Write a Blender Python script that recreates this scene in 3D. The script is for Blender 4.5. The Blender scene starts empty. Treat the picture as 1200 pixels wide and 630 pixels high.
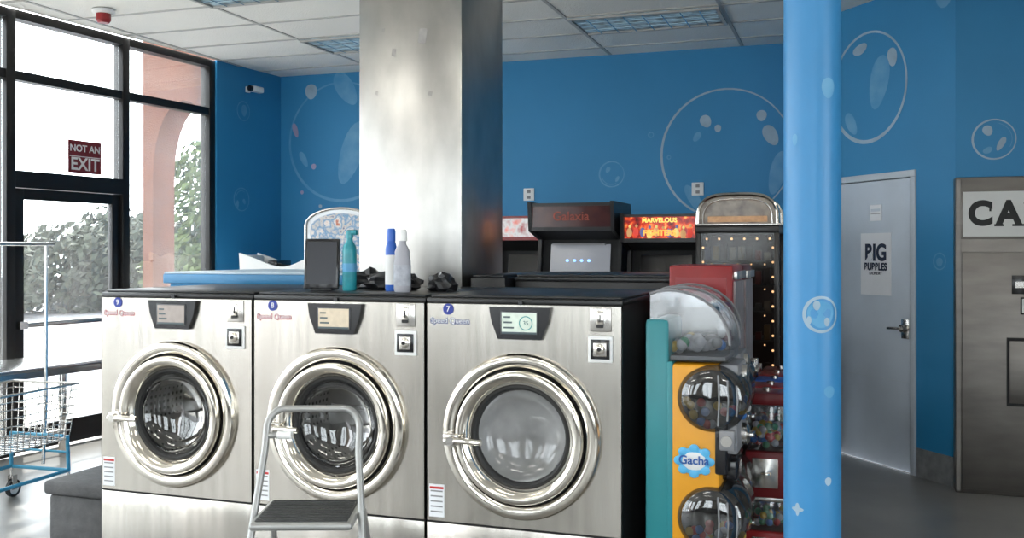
import bpy, bmesh, math, random
from math import sin, cos, pi, radians
from mathutils import Vector, Matrix
random.seed(7)
S = bpy.context.scene
COL = S.collection
# ------------------------------------------------------------------ materials
MC = {}
def mat(name, col, rough=0.5, metal=0.0, emit=None, es=0.0, noise=0.0, nscale=5.0, stretch=(1,1,1), bump=0.0, bscale=None, coat=0.0, spec=0.5, col2=None):
    if name in MC: return MC[name]
    m = bpy.data.materials.new(name); m.use_nodes = True
    nt = m.node_tree; p = nt.nodes['Principled BSDF']
    p.inputs['Base Color'].default_value = (*col, 1)
    p.inputs['Roughness'].default_value = rough
    p.inputs['Metallic'].default_value = metal
    p.inputs['Specular IOR Level'].default_value = spec
    if coat: p.inputs['Coat Weight'].default_value = coat
    if emit:
        p.inputs['Emission Color'].default_value = (*emit, 1)
        p.inputs['Emission Strength'].default_value = es
    if noise or bump:
        tc = nt.nodes.new('ShaderNodeTexCoord'); mp = nt.nodes.new('ShaderNodeMapping')
        mp.inputs['Scale'].default_value = stretch
        nt.links.new(tc.outputs['Object'], mp.inputs['Vector'])
        nz = nt.nodes.new('ShaderNodeTexNoise'); nz.inputs['Scale'].default_value = nscale
        nz.inputs['Detail'].default_value = 5
        nt.links.new(mp.outputs[0], nz.inputs['Vector'])
        if noise:
            r = nt.nodes.new('ShaderNodeValToRGB')
            c2 = col2 if col2 else tuple(c*(1-noise) for c in col)
            r.color_ramp.elements[0].position = .3; r.color_ramp.elements[1].position = .7
            r.color_ramp.elements[0].color = (*c2, 1); r.color_ramp.elements[1].color = (*col, 1)
            nt.links.new(nz.outputs['Fac'], r.inputs[0]); nt.links.new(r.outputs[0], p.inputs['Base Color'])
        if bump:
            b = nt.nodes.new('ShaderNodeBump'); b.inputs['Strength'].default_value = bump
            b.inputs['Distance'].default_value = .02
            n2 = nz
            if bscale:
                n2 = nt.nodes.new('ShaderNodeTexNoise'); n2.inputs['Scale'].default_value = bscale
                n2.inputs['Detail'].default_value = 1
                nt.links.new(mp.outputs[0], n2.inputs['Vector'])
            nt.links.new(n2.outputs['Fac'], b.inputs['Height']); nt.links.new(b.outputs[0], p.inputs['Normal'])
    MC[name] = m; return m
def glassmat(name, tint=(1,1,1), gloss=.08, haze=0.0, hcol=(.8,.8,.8), rough=0.02):
    if name in MC: return MC[name]
    m = bpy.data.materials.new(name); m.use_nodes = True; nt = m.node_tree; nt.nodes.clear()
    o = nt.nodes.new('ShaderNodeOutputMaterial')
    t = nt.nodes.new('ShaderNodeBsdfTransparent'); t.inputs[0].default_value = (*tint, 1)
    g = nt.nodes.new('ShaderNodeBsdfGlossy'); g.inputs['Roughness'].default_value = rough
    lw = nt.nodes.new('ShaderNodeLayerWeight'); lw.inputs['Blend'].default_value = .25
    mm = nt.nodes.new('ShaderNodeMath'); mm.operation = 'MULTIPLY_ADD'; mm.inputs[1].default_value = .5; mm.inputs[2].default_value = gloss
    nt.links.new(lw.outputs['Fresnel'], mm.inputs[0])
    mx = nt.nodes.new('ShaderNodeMixShader')
    nt.links.new(mm.outputs[0], mx.inputs[0]); nt.links.new(t.outputs[0], mx.inputs[1]); nt.links.new(g.outputs[0], mx.inputs[2])
    last = mx
    if haze:
        d = nt.nodes.new('ShaderNodeBsdfDiffuse'); d.inputs[0].default_value = (*hcol, 1)
        tr = nt.nodes.new('ShaderNodeBsdfTranslucent'); tr.inputs[0].default_value = (*hcol, 1)
        a = nt.nodes.new('ShaderNodeMixShader'); a.inputs[0].default_value = .35
        nt.links.new(d.outputs[0], a.inputs[1]); nt.links.new(tr.outputs[0], a.inputs[2])
        nz = nt.nodes.new('ShaderNodeTexNoise'); nz.inputs['Scale'].default_value = 3; nz.inputs['Detail'].default_value = 6
        tc = nt.nodes.new('ShaderNodeTexCoord'); nt.links.new(tc.outputs['Object'], nz.inputs['Vector'])
        mu = nt.nodes.new('ShaderNodeMath'); mu.operation = 'MULTIPLY'; mu.inputs[1].default_value = haze*2
        nt.links.new(nz.outputs['Fac'], mu.inputs[0])
        b = nt.nodes.new('ShaderNodeMixShader')
        nt.links.new(mu.outputs[0], b.inputs[0]); nt.links.new(mx.outputs[0], b.inputs[1]); nt.links.new(a.outputs[0], b.inputs[2])
        last = b
    nt.links.new(last.outputs[0], o.inputs[0])
    MC[name] = m; return m
def artmat(name, cols, scale=12, es=1.0, stretch=(1,1,1), vor=False):
    if name in MC: return MC[name]
    m = bpy.data.materials.new(name); m.use_nodes = True; nt = m.node_tree; p = nt.nodes['Principled BSDF']
    tc = nt.nodes.new('ShaderNodeTexCoord'); mp = nt.nodes.new('ShaderNodeMapping'); mp.inputs['Scale'].default_value = stretch
    nt.links.new(tc.outputs['Object'], mp.inputs[0])
    if vor:
        nz = nt.nodes.new('ShaderNodeTexVoronoi'); nz.inputs['Scale'].default_value = scale; out = nz.outputs['Color']
    else:
        nz = nt.nodes.new('ShaderNodeTexNoise'); nz.inputs['Scale'].default_value = scale; nz.inputs['Detail'].default_value = 4; out = nz.outputs['Fac']
    nt.links.new(mp.outputs[0], nz.inputs['Vector'])
    r = nt.nodes.new('ShaderNodeValToRGB'); el = r.color_ramp.elements
    n = len(cols)
    while len(el) < n: el.new(.5)
    for i, c in enumerate(cols):
        el[i].position = .3 + .4*i/(n-1) if not vor else i/(n-1); el[i].color = (*c, 1)
    nt.links.new(out, r.inputs[0]); nt.links.new(r.outputs[0], p.inputs['Base Color'])
    nt.links.new(r.outputs[0], p.inputs['Emission Color']); p.inputs['Emission Strength'].default_value = es
    p.inputs['Roughness'].default_value = .2
    MC[name] = m; return m

steel = mat('brushed_steel', (.56,.53,.48), .25, 1, noise=.18, nscale=3, stretch=(9,9,.6), bump=.50, bscale=.42)
steel_side = mat('pillar_steel', (.52,.505,.48), .30, 1, noise=.22, nscale=3, stretch=(2.5,2.5,1.2), bump=.10, bscale=1.5)
chrome = mat('chrome', (.74,.70,.63), .13, 1)
chrome2 = mat('satin_chrome', (.60,.58,.55), .25, 1)
def drummat():
    m = mat('drum_steel', (.30,.29,.28), .35, 1); nt=m.node_tree; p=nt.nodes['Principled BSDF']
    tc=nt.nodes.new('ShaderNodeTexCoord'); v=nt.nodes.new('ShaderNodeTexVoronoi'); v.inputs['Scale'].default_value=30; v.inputs['Randomness'].default_value=.1
    r=nt.nodes.new('ShaderNodeValToRGB'); r.color_ramp.elements[0].position=.22; r.color_ramp.elements[0].color=(.02,.02,.02,1); r.color_ramp.elements[1].position=.3; r.color_ramp.elements[1].color=(.42,.41,.40,1)
    nt.links.new(tc.outputs['Object'],v.inputs[0]); nt.links.new(v.outputs['Distance'],r.inputs[0]); nt.links.new(r.outputs[0],p.inputs['Base Color']); return m
darksteel = drummat()
black = mat('black_enamel', (.012,.012,.013), .35, noise=.3, nscale=8)
blackp = mat('black_plastic', (.01,.01,.012), .18)
blackm = mat('matte_black', (.015,.015,.016), .7, noise=.3, nscale=20)
rubber = mat('rubber', (.02,.02,.02), .6, bump=.1, nscale=40)
white = mat('white_plastic', (.80,.80,.79), .35, noise=.05, nscale=6)
whitep = mat('white_paper', (.80,.81,.84), .7, noise=.04, nscale=9)
bluewall = mat('blue_wall_paint', (.026,.240,.490), .55, noise=.10, nscale=1.2, bump=.05, bscale=90)
cream = mat('taupe_wall_paint', (.30,.25,.20), .6, noise=.10, nscale=1.2)
bubcol = mat('bubble_paint', (.13,.35,.56), .5, noise=.35, nscale=7, col2=(.055,.275,.51))
bubpale = mat('bubble_highlight_paint', (.36,.50,.62), .5, noise=.3, nscale=6)
bubpink = mat('bubble_pink_paint', (.36,.33,.50), .5, noise=.2, nscale=6)
polemat = mat('blue_pole_paint', (.038,.235,.50), .38, noise=.08, nscale=3, bump=.04, bscale=30)
floorm = mat('polished_concrete', (.25,.24,.225), .30, noise=.30, nscale=2.2, bump=.03, bscale=6)
ceilm = mat('ceiling_tile', (.90,.88,.83), .9, noise=.06, nscale=1.3, bump=.3, bscale=90)
tbar = mat('tbar_enamel', (.48,.47,.45), .6, noise=.05, nscale=5)
framem = mat('dark_bronze_aluminium', (.012,.011,.011), .35, metal=.3, noise=.2, nscale=6)
coral = mat('coral_stucco', (.13,.052,.032), .9, noise=.2, nscale=3, bump=.4, bscale=60)
asphalt = mat('asphalt', (.22,.22,.23), .9, noise=.3, nscale=1.2)
sidewalk = mat('sidewalk_concrete', (.60,.58,.54), .9, noise=.15, nscale=2)
leafm = mat('tree_foliage', (.045,.055,.035), .8, noise=.6, nscale=1.6)
leafm2 = mat('near_tree_foliage', (.09,.12,.035), .7, noise=.5, nscale=3)
barkm = mat('bark', (.06,.05,.04), .9, noise=.4, nscale=12)
redm = mat('red_enamel', (.30,.010,.013), .3, noise=.2, nscale=5)
red2 = mat('deep_red_enamel', (.14,.007,.010), .35, noise=.2, nscale=5)
yellow = mat('yellow_plastic', (.78,.34,.010), .35, noise=.08, nscale=5)
teal = mat('teal_plastic', (.02,.24,.27), .35, noise=.1, nscale=5)
grey = mat('grey_plastic', (.25,.25,.26), .45, noise=.1, nscale=6)
lgrey = mat('light_grey_metal', (.50,.51,.52), .35, metal=.6, noise=.06, nscale=6)
bluep = mat('blue_plastic', (.02,.10,.45), .35, noise=.05, nscale=6)
clear = glassmat('clear_plastic', (.80,.82,.84), .10, .04, (.5,.5,.5), .08)
washglass = glassmat('washer_glass', (.62,.63,.64), .10)
fogglass = glassmat('fogged_washer_glass', (.75,.76,.77), .12, .42, (.66,.66,.66), .1)
winglass = glassmat('window_glass', (.93,.95,.95), .03, .04, (.8,.8,.8))

# ------------------------------------------------------------------ mesh builder
class B:
    def __init__(s): s.v=[]; s.f=[]; s.m=[]; s.mats=[]
    def mi(s, m):
        if m not in s.mats: s.mats.append(m)
        return s.mats.index(m)
    def add(s, vs, fs, m, M=None):
        o = len(s.v)
        for p in vs:
            p = Vector(p)
            if M is not None: p = M @ p
            s.v.append(p)
        k = s.mi(m)
        for f in fs:
            s.f.append([i+o for i in f]); s.m.append(k)
    def box(s, x0,x1,y0,y1,z0,z1, m, bev=0, M=None, seg=2):
        bm = bmesh.new(); bmesh.ops.create_cube(bm, size=1)
        for v in bm.verts:
            v.co = Vector(((x0+x1)/2+v.co.x*(x1-x0), (y0+y1)/2+v.co.y*(y1-y0), (z0+z1)/2+v.co.z*(z1-z0)))
        if bev: bmesh.ops.bevel(bm, geom=bm.edges[:], offset=bev, segments=seg, affect='EDGES', profile=.5)
        bm.verts.index_update()
        s.add([v.co.copy() for v in bm.verts], [[v.index for v in f.verts] for f in bm.faces], m, M); bm.free()
    def lathe(s, prof, m, M=None, seg=48, a0=0, a1=2*pi):
        full = abs(a1-a0-2*pi) < 1e-6
        n = seg if full else seg+1
        vs=[]; fs=[]
        for r,h in prof:
            for i in range(n):
                a = a0+(a1-a0)*i/seg
                vs.append((r*cos(a), r*sin(a), h))
        for j in range(len(prof)-1):
            for i in range(seg):
                k = (i+1)%n if full else i+1
                fs.append([j*n+i, j*n+k, (j+1)*n+k, (j+1)*n+i])
        s.add(vs, fs, m, M)
    def cyl(s, p0, p1, r0, m, r1=None, seg=20):
        p0=Vector(p0); p1=Vector(p1); r1 = r0 if r1 is None else r1
        d = p1-p0; L=d.length
        M = Matrix.Translation(p0) @ d.to_track_quat('Z','Y').to_matrix().to_4x4()
        s.lathe([(0.0001,0),(r0,0),(r1,L),(0.0001,L)], m, M, seg)
    def tube(s, pts, r, m, seg=8, closed=False):
        pts=[Vector(p) for p in pts]; n=len(pts); vs=[]; fs=[]
        up=None
        for i,p in enumerate(pts):
            a = pts[i-1] if (i>0 or closed) else p
            b = pts[(i+1)%n] if (i<n-1 or closed) else p
            t=(b-a).normalized()
            if up is None:
                up = t.orthogonal().normalized()
            up = (up - t*up.dot(t)).normalized(); w=t.cross(up)
            for k in range(seg):
                an=2*pi*k/seg; vs.append(p+up*cos(an)*r+w*sin(an)*r)
        rng = n if closed else n-1
        for i in range(rng):
            j=(i+1)%n
            for k in range(seg):
                l=(k+1)%seg; fs.append([i*seg+k,i*seg+l,j*seg+l,j*seg+k])
        if not closed:
            fs.append(list(range(seg))); fs.append([(n-1)*seg+k for k in range(seg)])
        s.add(vs, fs, m)
    def prism(s, poly, x0, x1, m, M=None):
        """poly in (y,z), extruded along x"""
        n=len(poly); vs=[(x0,a,b) for a,b in poly]+[(x1,a,b) for a,b in poly]
        fs=[list(range(n)), [n+i for i in range(n)][::-1]]
        for i in range(n):
            j=(i+1)%n; fs.append([i,j,n+j,n+i])
        s.add(vs, fs, m, M)
    def prismxz(s, poly, y0, y1, m, M=None):
        n=len(poly); vs=[(a,y0,b) for a,b in poly]+[(a,y1,b) for a,b in poly]
        fs=[list(range(n)), [n+i for i in range(n)][::-1]]
        for i in range(n):
            j=(i+1)%n; fs.append([i,j,n+j,n+i])
        s.add(vs, fs, m, M)
    def ell(s, c, r, m, seg=20, rings=12, t0=0, t1=pi, M=None):
        prof=[]; 
        for i in range(rings+1):
            a=t0+(t1-t0)*i/rings; prof.append((max(sin(a),1e-4), cos(a)))
        MM = Matrix.Translation(Vector(c)) @ Matrix.Diagonal((r[0],r[1],r[2],1))
        if M is not None: MM = M @ MM
        s.lathe(prof, m, MM, seg)
    def build(s, name, loc=(0,0,0), rot=0, ang=35, parent=None, rec=True):
        me = bpy.data.meshes.new(name); me.from_pydata([tuple(p) for p in s.v], [], s.f)
        for m in s.mats: me.materials.append(m)
        me.polygons.foreach_set('material_index', s.m)
        me.update()
        if rec:
            bm=bmesh.new(); bm.from_mesh(me); bmesh.ops.recalc_face_normals(bm, faces=bm.faces[:]); bm.to_mesh(me); bm.free()
        me.polygons.foreach_set('use_smooth', [True]*len(me.polygons))
        try: me.set_sharp_from_angle(angle=radians(ang))
        except Exception: pass
        ob = bpy.data.objects.new(name, me); COL.objects.link(ob)
        ob.location = loc; ob.rotation_euler = (0,0,rot)
        if parent: ob.parent = parent
        return ob
def text(body, size, x, y, z, m, parent, name='lettering', ext=.0008, bold=0, align='CENTER', sx=1):
    cu = bpy.data.curves.new(name,'FONT'); cu.body=body; cu.size=size; cu.extrude=ext; cu.offset=bold
    cu.align_x=align; cu.align_y='CENTER'
    t = bpy.data.objects.new(name, cu); COL.objects.link(t)
    dg = bpy.context.evaluated_depsgraph_get()
    me = bpy.data.meshes.new_from_object(t.evaluated_get(dg))
    bpy.data.objects.remove(t)
    o = bpy.data.objects.new(name, me); COL.objects.link(o); me.materials.clear(); me.materials.append(m)
    o.location=(x,y,z); o.rotation_euler=(pi/2,0,0); o.scale=(sx,1,1)
    if parent: o.parent=parent
    return o
YF = lambda x,y,z: Matrix.Translation((x,y,z)) @ Matrix.Rotation(pi/2,4,'X')   # lathe axis toward -y
XF = lambda x,y,z: Matrix.Translation((x,y,z)) @ Matrix.Rotation(pi/2,4,'Y')   # lathe axis toward +x

# ------------------------------------------------------------------ camera
TH = math.atan(.346); H = 1.57
cd = bpy.data.cameras.new('camera'); cam = bpy.data.objects.new('camera', cd); COL.objects.link(cam)
cam.location=(0,0,H); cam.rotation_euler=(pi/2,0,TH)
cd.sensor_width=36; cd.lens=36*1155/1200; cd.shift_y=-20/1200; cd.clip_start=.05; cd.clip_end=300
S.camera=cam
# ------------------------------------------------------------------ room shell
CH = 3.44
A=(-5.78,9.15); LS=.0917
LW = math.atan2(.9958,.0913)
def uleft(v): return A[0]+LS*(v-A[1])
FV=-3.0
C=(.645,7.177); E=(-.30,8.36)
poly=[(A[0],A[1]),(uleft(FV),FV),(4,FV),(4,C[1]),C,E,(-.33,9.15)]
def slab(name,z0,z1,m):
    b=B(); n=len(poly)
    vs=[(x,y,z0) for x,y in poly]+[(x,y,z1) for x,y in poly]
    fs=[list(range(n)),[n+i for i in range(n)]]+[[i,(i+1)%n,n+(i+1)%n,n+i] for i in range(n)]
    b.add(vs,fs,m); return b.build(name)
slab('floor',-.1,0,floorm); slab('ceiling',CH,CH+.1,ceilm)
b=B(); b.box(-5.95,-.18,9.15,9.3,0,CH,bluewall); b.build('wall_back')
b=B(); b.box(-.33,-.18,8.36,9.15,0,CH,bluewall); b.build('wall_return')
DW = math.atan2(-.781,.624)
b=B(); b.box(-1.514,-1.33,0,.12,0,CH,bluewall); b.box(-.36,0,0,.12,0,CH,bluewall); b.box(-1.33,-.36,0,.12,2.15,CH,bluewall)
b.build('wall_diagonal',(C[0],C[1],0),DW)
b=B(); b.box(-1.7,.1,.13,.25,-.1,CH,blackm); b.build('wall_leak_blocker',(C[0],C[1],0),DW)  # unseen black panel added to stop light leaking around the door
b=B(); b.box(C[0],4.15,C[1],C[1]+.15,0,CH,bluewall); b.build('wall_right_alcove')
# unseen walls: right windows added for light, front windows spaced for steel reflections
def winwall(name, mk, L0, L1, wins, z0, z1, m, low=None):
    b=B(); mk(b,L0,L1,0,z0,low or m); mk(b,L0,L1,z1,CH,m)
    edges=[L0]+[e for w in wins for e in w]+[L1]
    for i in range(0,len(edges),2): mk(b,edges[i],edges[i+1],z0,z1,m)
    b.build(name)
darkband=mat('dark_reflection_band',(.05,.042,.036),.5,noise=.2,nscale=3)  # dark lower wall band put in to darken the steel reflections
x0=uleft(FV)
fw=[(-6.4,-5.3),(-4.5,-3.4),(-2.6,-1.2),(-.2,1.8)]
winwall('wall_front',lambda b,a,c,z,zz,m:b.box(a,c,FV-.15,FV,z,zz,m),x0,4.15,fw,.62,3.2,cream,darkband)
rw=[(-2.4,-.2),(.2,2.4)]  # unseen windows added to let in more light
winwall('wall_right',lambda b,a,c,z,zz,m:b.box(4,4.15,a,c,z,zz,m),FV,C[1],rw,.30,3.2,cream)
k=2
for (a,c) in fw:
    b=B()
    for r in ((a,a+.06,.62,3.2),(c-.06,c,.62,3.2),(a+.06,c-.06,.62,.68),(a+.06,c-.06,3.14,3.2),(a+.06,c-.06,2.3,2.36),((a+c)/2-.03,(a+c)/2+.03,.68,2.3)):
        b.box(r[0],r[1],FV-.12,FV-.03,r[2],r[3],framem)
    b.box(a+.06,c-.06,FV-.08,FV-.075,.68,3.14,winglass)
    b.build('window_%d'%k); k+=1
for (a,c) in rw:
    b=B()
    for r in ((a,a+.06,.3,3.2),(c-.06,c,.3,3.2),(a+.06,c-.06,.3,.36),(a+.06,c-.06,3.14,3.2),(a+.06,c-.06,2.3,2.36)):
        b.box(4.03,4.12,r[0],r[1],r[2],r[3],framem)
    b.box(4.075,4.08,a+.06,c-.06,.36,3.14,winglass)
    b.build('window_%d'%k); k+=1
# left wall + storefront (local x = -s, local y outward)
b=B(); b.box(-1.0,0,0,.15,0,CH,bluewall); b.build('wall_left',(A[0],A[1],0),LW)
b=B(); F=framem
mull=[-1.04,-2.13,-3.28,-4.43,-5.58,-6.73,-7.88,-9.03,-10.18,-11.33]
for m_ in mull: b.box(m_-.04,m_+.04,.02,.13,0,CH-.002,F,.004)
for a,c in zip(mull[:-1],mull[1:]):
    L0,L1=c+.04,a-.04
    b.box(L0,L1,.02,.13,CH-.07,CH-.002,F)
    b.box(L0,L1,.03,.12,2.90,2.97,F)
    isdoor = abs(a+2.13)<.01
    if isdoor:
        b.box(L0,L1,.02,.13,2.07,2.20,F)
        b.box(L0,L1,.07,.075,2.20,2.90,winglass)
    else:
        b.box(L0,L1,.02,.13,0,.12,F)
        b.box(L0,L1,.07,.075,.12,2.90,winglass)
    b.box(L0,L1,.07,.075,2.97,CH-.07,winglass)
w1=b.build('window_1',(A[0],A[1],0),LW)
b=B(); L0,L1=-3.235,-2.175
b.box(L0,L0+.09,.045,.095,.01,2.065,F,.004); b.box(L1-.09,L1,.045,.095,.01,2.065,F,.004)
b.box(L0+.09,L1-.09,.045,.095,.01,.2,F); b.box(L0+.09,L1-.09,.045,.095,1.98,2.065,F)
b.box(L0+.09,L1-.09,.068,.073,.2,1.98,winglass)
b.box(L0+.09,L1-.09,-.0,.03,.98,1.02,chrome2,.005); b.box(L0+.02,L0+.09,-.0,.045,.97,1.03,chrome2); b.box(L1-.09,L1-.02,-.0,.045,.97,1.03,chrome2)
b.build('door_1',(A[0],A[1],0),LW)
# exit sign on glass
signred=mat('sign_maroon',(.17,.012,.018),.5,noise=.1,nscale=5); signw=mat('sign_white',(.75,.72,.7),.6)
b=B(); b.box(-.17,.17,-.004,.0,-.135,.135,signred); b.box(-.16,.16,-.005,-.004,.0,.006,signw)
sg=b.build('exit_sign',(A[0]-.0913*2.54-.9958*.066,A[1]-.9958*2.54+.0913*.066,2.36),LW)
text('NOT AN',.080,0,-.007,.068,signw,sg,bold=.0015); text('EXIT',.145,0,-.007,-.064,signw,sg,bold=.003)
# trims
b=B(); b.box(-.35,0,-.012,0,0,.2,mat('galvanised_base',(.45,.46,.47),.5,.6,noise=.3,nscale=20)); b.build('baseboard_diagonal',(C[0],C[1],0),DW)
b=B(); b.box(-5.77,-.34,9.135,9.15,0,.1,blackm); b.build('baseboard_back')

# ceiling grid
def vmax(u):
    if u<-.33: return 9.14
    if u<.645: return min(9.14, C[1]+(C[0]-u)*(1.183/.945))
    return C[1]
def umax(v):
    if v>8.36: return -.34
    if v>C[1]: return C[0]-(v-C[1])*(.945/1.183)
    return 3.99
b=B(); zc=CH-.006
u=-2.17-1.22*4
while u<3.9:
    lo=FV; hi=vmax(u)-.02
    if u<-5.78: hi=min(hi,A[1]+(u-A[0])/LS-.1)
    if hi>lo: b.box(u-.014,u+.014,lo,hi,zc,CH,tbar)
    u+=1.22
v=7.56-.61*17
while v<9.1:
    if v>FV: b.box(uleft(v)+.02,umax(v)-.02,v-.014,v+.014,zc-.001,CH,tbar)
    v+=.61
b.build('trim_ceiling_grid')
louv=mat('louver_blades',(.55,.66,.72),.15,1); lback=mat('troffer_painted_reflections',(.55,.74,.84),.3,noise=.9,nscale=11,col2=(.02,.04,.06)); lampoff=mat('unlit_tube_painted_glow',(.65,.82,.90),.25,emit=(.6,.8,.9),es=.12)  # bluish reflections painted into the interior colour; unlit tubes given a faint glow
filltube=mat('added_fill_tube',(.9,.9,.85),.4,emit=(1,.96,.88),es=16)  # emissive tube for the added fill troffers
def troffer(u,v,on=False):
    b=B(); w,d=1.19,.58
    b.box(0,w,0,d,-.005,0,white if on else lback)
    for r in ((0,w,0,.025),(0,w,d-.025,d),(0,.025,.025,d-.025),(w-.025,w,.025,d-.025)): b.box(*r,-.020,-.005,tbar)
    for yy in (.15,.29,.43): b.box(.04,w-.04,yy-.014,yy+.014,-.016,-.008,filltube if on else lampoff)
    for i in range(1,8): b.box(i*w/8-.004,i*w/8+.004,.025,d-.025,-.020,-.016,louv)
    for i in range(1,4): b.box(.025,w-.025,i*d/4-.003-.03,i*d/4+.003-.03,-.020,-.016,louv)
    b.build('ceiling_light',(u+.015,v+.015,CH-.007))
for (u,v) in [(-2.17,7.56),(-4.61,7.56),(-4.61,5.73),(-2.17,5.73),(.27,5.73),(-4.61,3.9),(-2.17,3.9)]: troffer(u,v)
for (u,v) in [(-4.61,2.07),(-2.17,2.07),(.27,2.07),(-4.61,-.37),(-2.17,-.37),(.27,-.37)]: troffer(u,v,True)  # lit troffers out of view, added to brighten the interior
# fire alarm on ceiling
b=B(); b.lathe([(.001,-.03),(.07,-.03),(.085,-.02),(.085,0)],white,seg=24); b.lathe([(.001,-.10),(.04,-.10),(.055,-.08),(.055,-.03)],redm,seg=20)
b.build('fire_alarm',(-5.46,6.15,CH-.007))
# ------------------------------------------------------------------ bubbles painted on walls
def ring(b,cx,cz,R,m,th=.02,off=.25,y=-.003,a0=0,a1=2*pi,rot=0,proj=None,seg=56):
    vs=[];fs=[]
    for i in range(seg+1):
        a=a0+(a1-a0)*i/seg
        t=th*(1-off*2*(.5+.5*cos(a-rot))*.9)
        for rr in (R,R-max(t,.003)):
            vs.append((cx+rr*cos(a),y,cz+rr*sin(a)))
    for i in range(seg): fs.append([2*i,2*i+1,2*i+3,2*i+2])
    if proj: vs=[proj(*p) for p in vs]
    b.add(vs,fs,m)
def blob(b,cx,cz,rx,rz,m,rot=0,y=-.0035,proj=None,seg=24,egg=.15):
    vs=[(cx,y,cz)];fs=[]
    for i in range(seg):
        a=2*pi*i/seg; px=rx*cos(a)*(1+egg*sin(a)); pz=rz*sin(a)
        vs.append((cx+px*cos(rot)-pz*sin(rot),y,cz+px*sin(rot)+pz*cos(rot)))
    for i in range(seg): fs.append([0,1+i,1+(i+1)%seg])
    if proj: vs=[proj(*p) for p in vs]
    b.add(vs,fs,m)
b=B()
ring(b,-1.10,2.467,.60,bubpale,.022); 
blob(b,-.70,2.62,.06,.10,bubpale,.5); blob(b,-.64,2.28,.07,.20,bubcol,-.25); blob(b,-1.28,2.77,.05,.06,bubpale,.5); blob(b,-1.17,2.70,.03,.035,bubpale)
blob(b,-1.36,2.63,.03,.05,bubcol,-.6); blob(b,-1.38,2.05,.05,.16,bubcol,.55); blob(b,-.78,2.80,.045,.05,bubpale)
ring(b,-2.166,2.307,.125,bubcol,.015); blob(b,-2.20,2.35,.02,.03,bubcol,-.5); blob(b,-2.11,2.26,.015,.03,bubcol,-.5); ring(b,-2.166,2.307,.10,bubcol,.006,a0=3.4,a1=5.2)
ring(b,-1.789,2.665,.028,bubcol,.012); ring(b,-1.62,2.45,.02,bubcol,.01)
ring(b,-5.05,2.72,.63,bubcol,.03,rot=1.5)
blob(b,-4.93,2.60,.13,.34,bubcol,-.35); blob(b,-5.41,3.26,.07,.08,bubpale); blob(b,-5.0,3.27,.10,.20,bubcol,.6)
blob(b,-5.60,2.86,.03,.08,bubpink,.3); blob(b,-5.50,2.55,.035,.09,bubcol,.5); blob(b,-5.38,2.47,.03,.03,bubpink); blob(b,-5.52,2.20,.02,.02,bubpink); blob(b,-5.3,2.05,.02,.02,bubpale)
b.build('bubble_mural',(0,9.15,0))
b=B()
ring(b,-.61,2.995,.10,bubcol,.012); blob(b,-.60,3.0,.04,.06,bubcol)
ring(b,-.64,2.10,.12,bubcol,.014); ring(b,-.64,2.10,.09,bubcol,.008,a0=1,a1=3); blob(b,-.60,2.08,.02,.03,bubcol,.5); blob(b,-.70,2.05,.02,.04,bubcol)
b.build('bubble_mural',(A[0],A[1],0),LW)
b=B()
ring(b,-.865,2.80,.42,bubpale,.03,rot=1); blob(b,-.74,2.82,.10,.20,bubcol,-.25); blob(b,-.60,2.98,.05,.07,bubpale,.2); blob(b,-.95,3.1,.08,.04,bubpale,.2); blob(b,-1.05,2.55,.05,.10,bubcol,.6)
ring(b,-.14,1.506,.06,bubcol,.012); blob(b,-.14,1.50,.03,.03,bubcol); blob(b,-.10,3.28,.07,.06,bubcol)
b.build('bubble_mural',(C[0],C[1],0),DW)
b=B()
ring(b,.877,2.312,.135,bubpale,.014); blob(b,.84,2.37,.03,.035,bubpale,.4); blob(b,.92,2.28,.02,.05,bubpale,-.5); blob(b,.84,2.24,.03,.02,bubcol,.5); ring(b,.877,2.312,.11,bubcol,.006,a0=-.5,a1=1.3)
b.build('bubble_mural',(0,C[1],0))
# ------------------------------------------------------------------ interior door
doorm=mat('door_paint',(.55,.61,.69),.5,noise=.12,nscale=2.5); dframe=mat('door_frame_paint',(.50,.55,.60),.45,noise=.1,nscale=5)
b=B()
b.box(-1.328,-1.28,-.015,.118,0,2.10,dframe,.004); b.box(-.41,-.362,-.015,.118,0,2.10,dframe,.004); b.box(-1.328,-.362,-.015,.118,2.10,2.148,dframe,.004)
b.box(-1.275,-.415,.012,.055,.004,2.095,doorm,.003); b.box(-1.28,-.41,.02,.118,0,.006,grey)
b.box(-1.275,-.415,.010,.013,.64,.643,dframe)
for zz in (.3,1.1,1.85): b.cyl((-1.278,.006,zz-.05),(-1.278,.006,zz+.05),.008,chrome2)
b.cyl((-.48,.012,1.025),(-.48,-.03,1.025),.028,chrome2); b.tube([(-.48,-.035,1.025),(-.50,-.045,1.025),(-.60,-.045,1.02)],.010,chrome2)
b.box(-.52,-.44,.006,.012,.95,1.09,chrome2,.003)
d2=b.build('door_2',(C[0],C[1],0),DW)
b=B(); b.box(-.165,.165,-.002,0,-.23,.23,whitep)
po=b.build('wall_poster',(C[0]+.624*-.789+.781*.010,C[1]-.781*-.789+.624*.010,1.48),DW)
ink=mat('navy_ink',(.01,.02,.05),.6)
text('BIG',.17,0,-.004,.080,ink,po,bold=.006,sx=.9); text('BUBBLES',.075,0,-.004,-.022,ink,po,bold=.003,sx=.85); text('LAUNDRY',.03,0,-.004,-.07,ink,po)
b=B(); b.box(-.065,.065,-.004,0,-.06,.06,whitep,.001); b.box(-.05,.05,-.005,-.004,-.01,-.005,grey); b.box(-.05,.05,-.005,-.004,.01,.03,doorm)
b.build('notice_card',(C[0]+.624*-.789+.781*.010,C[1]-.781*-.789+.624*.010,1.86),DW)
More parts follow.
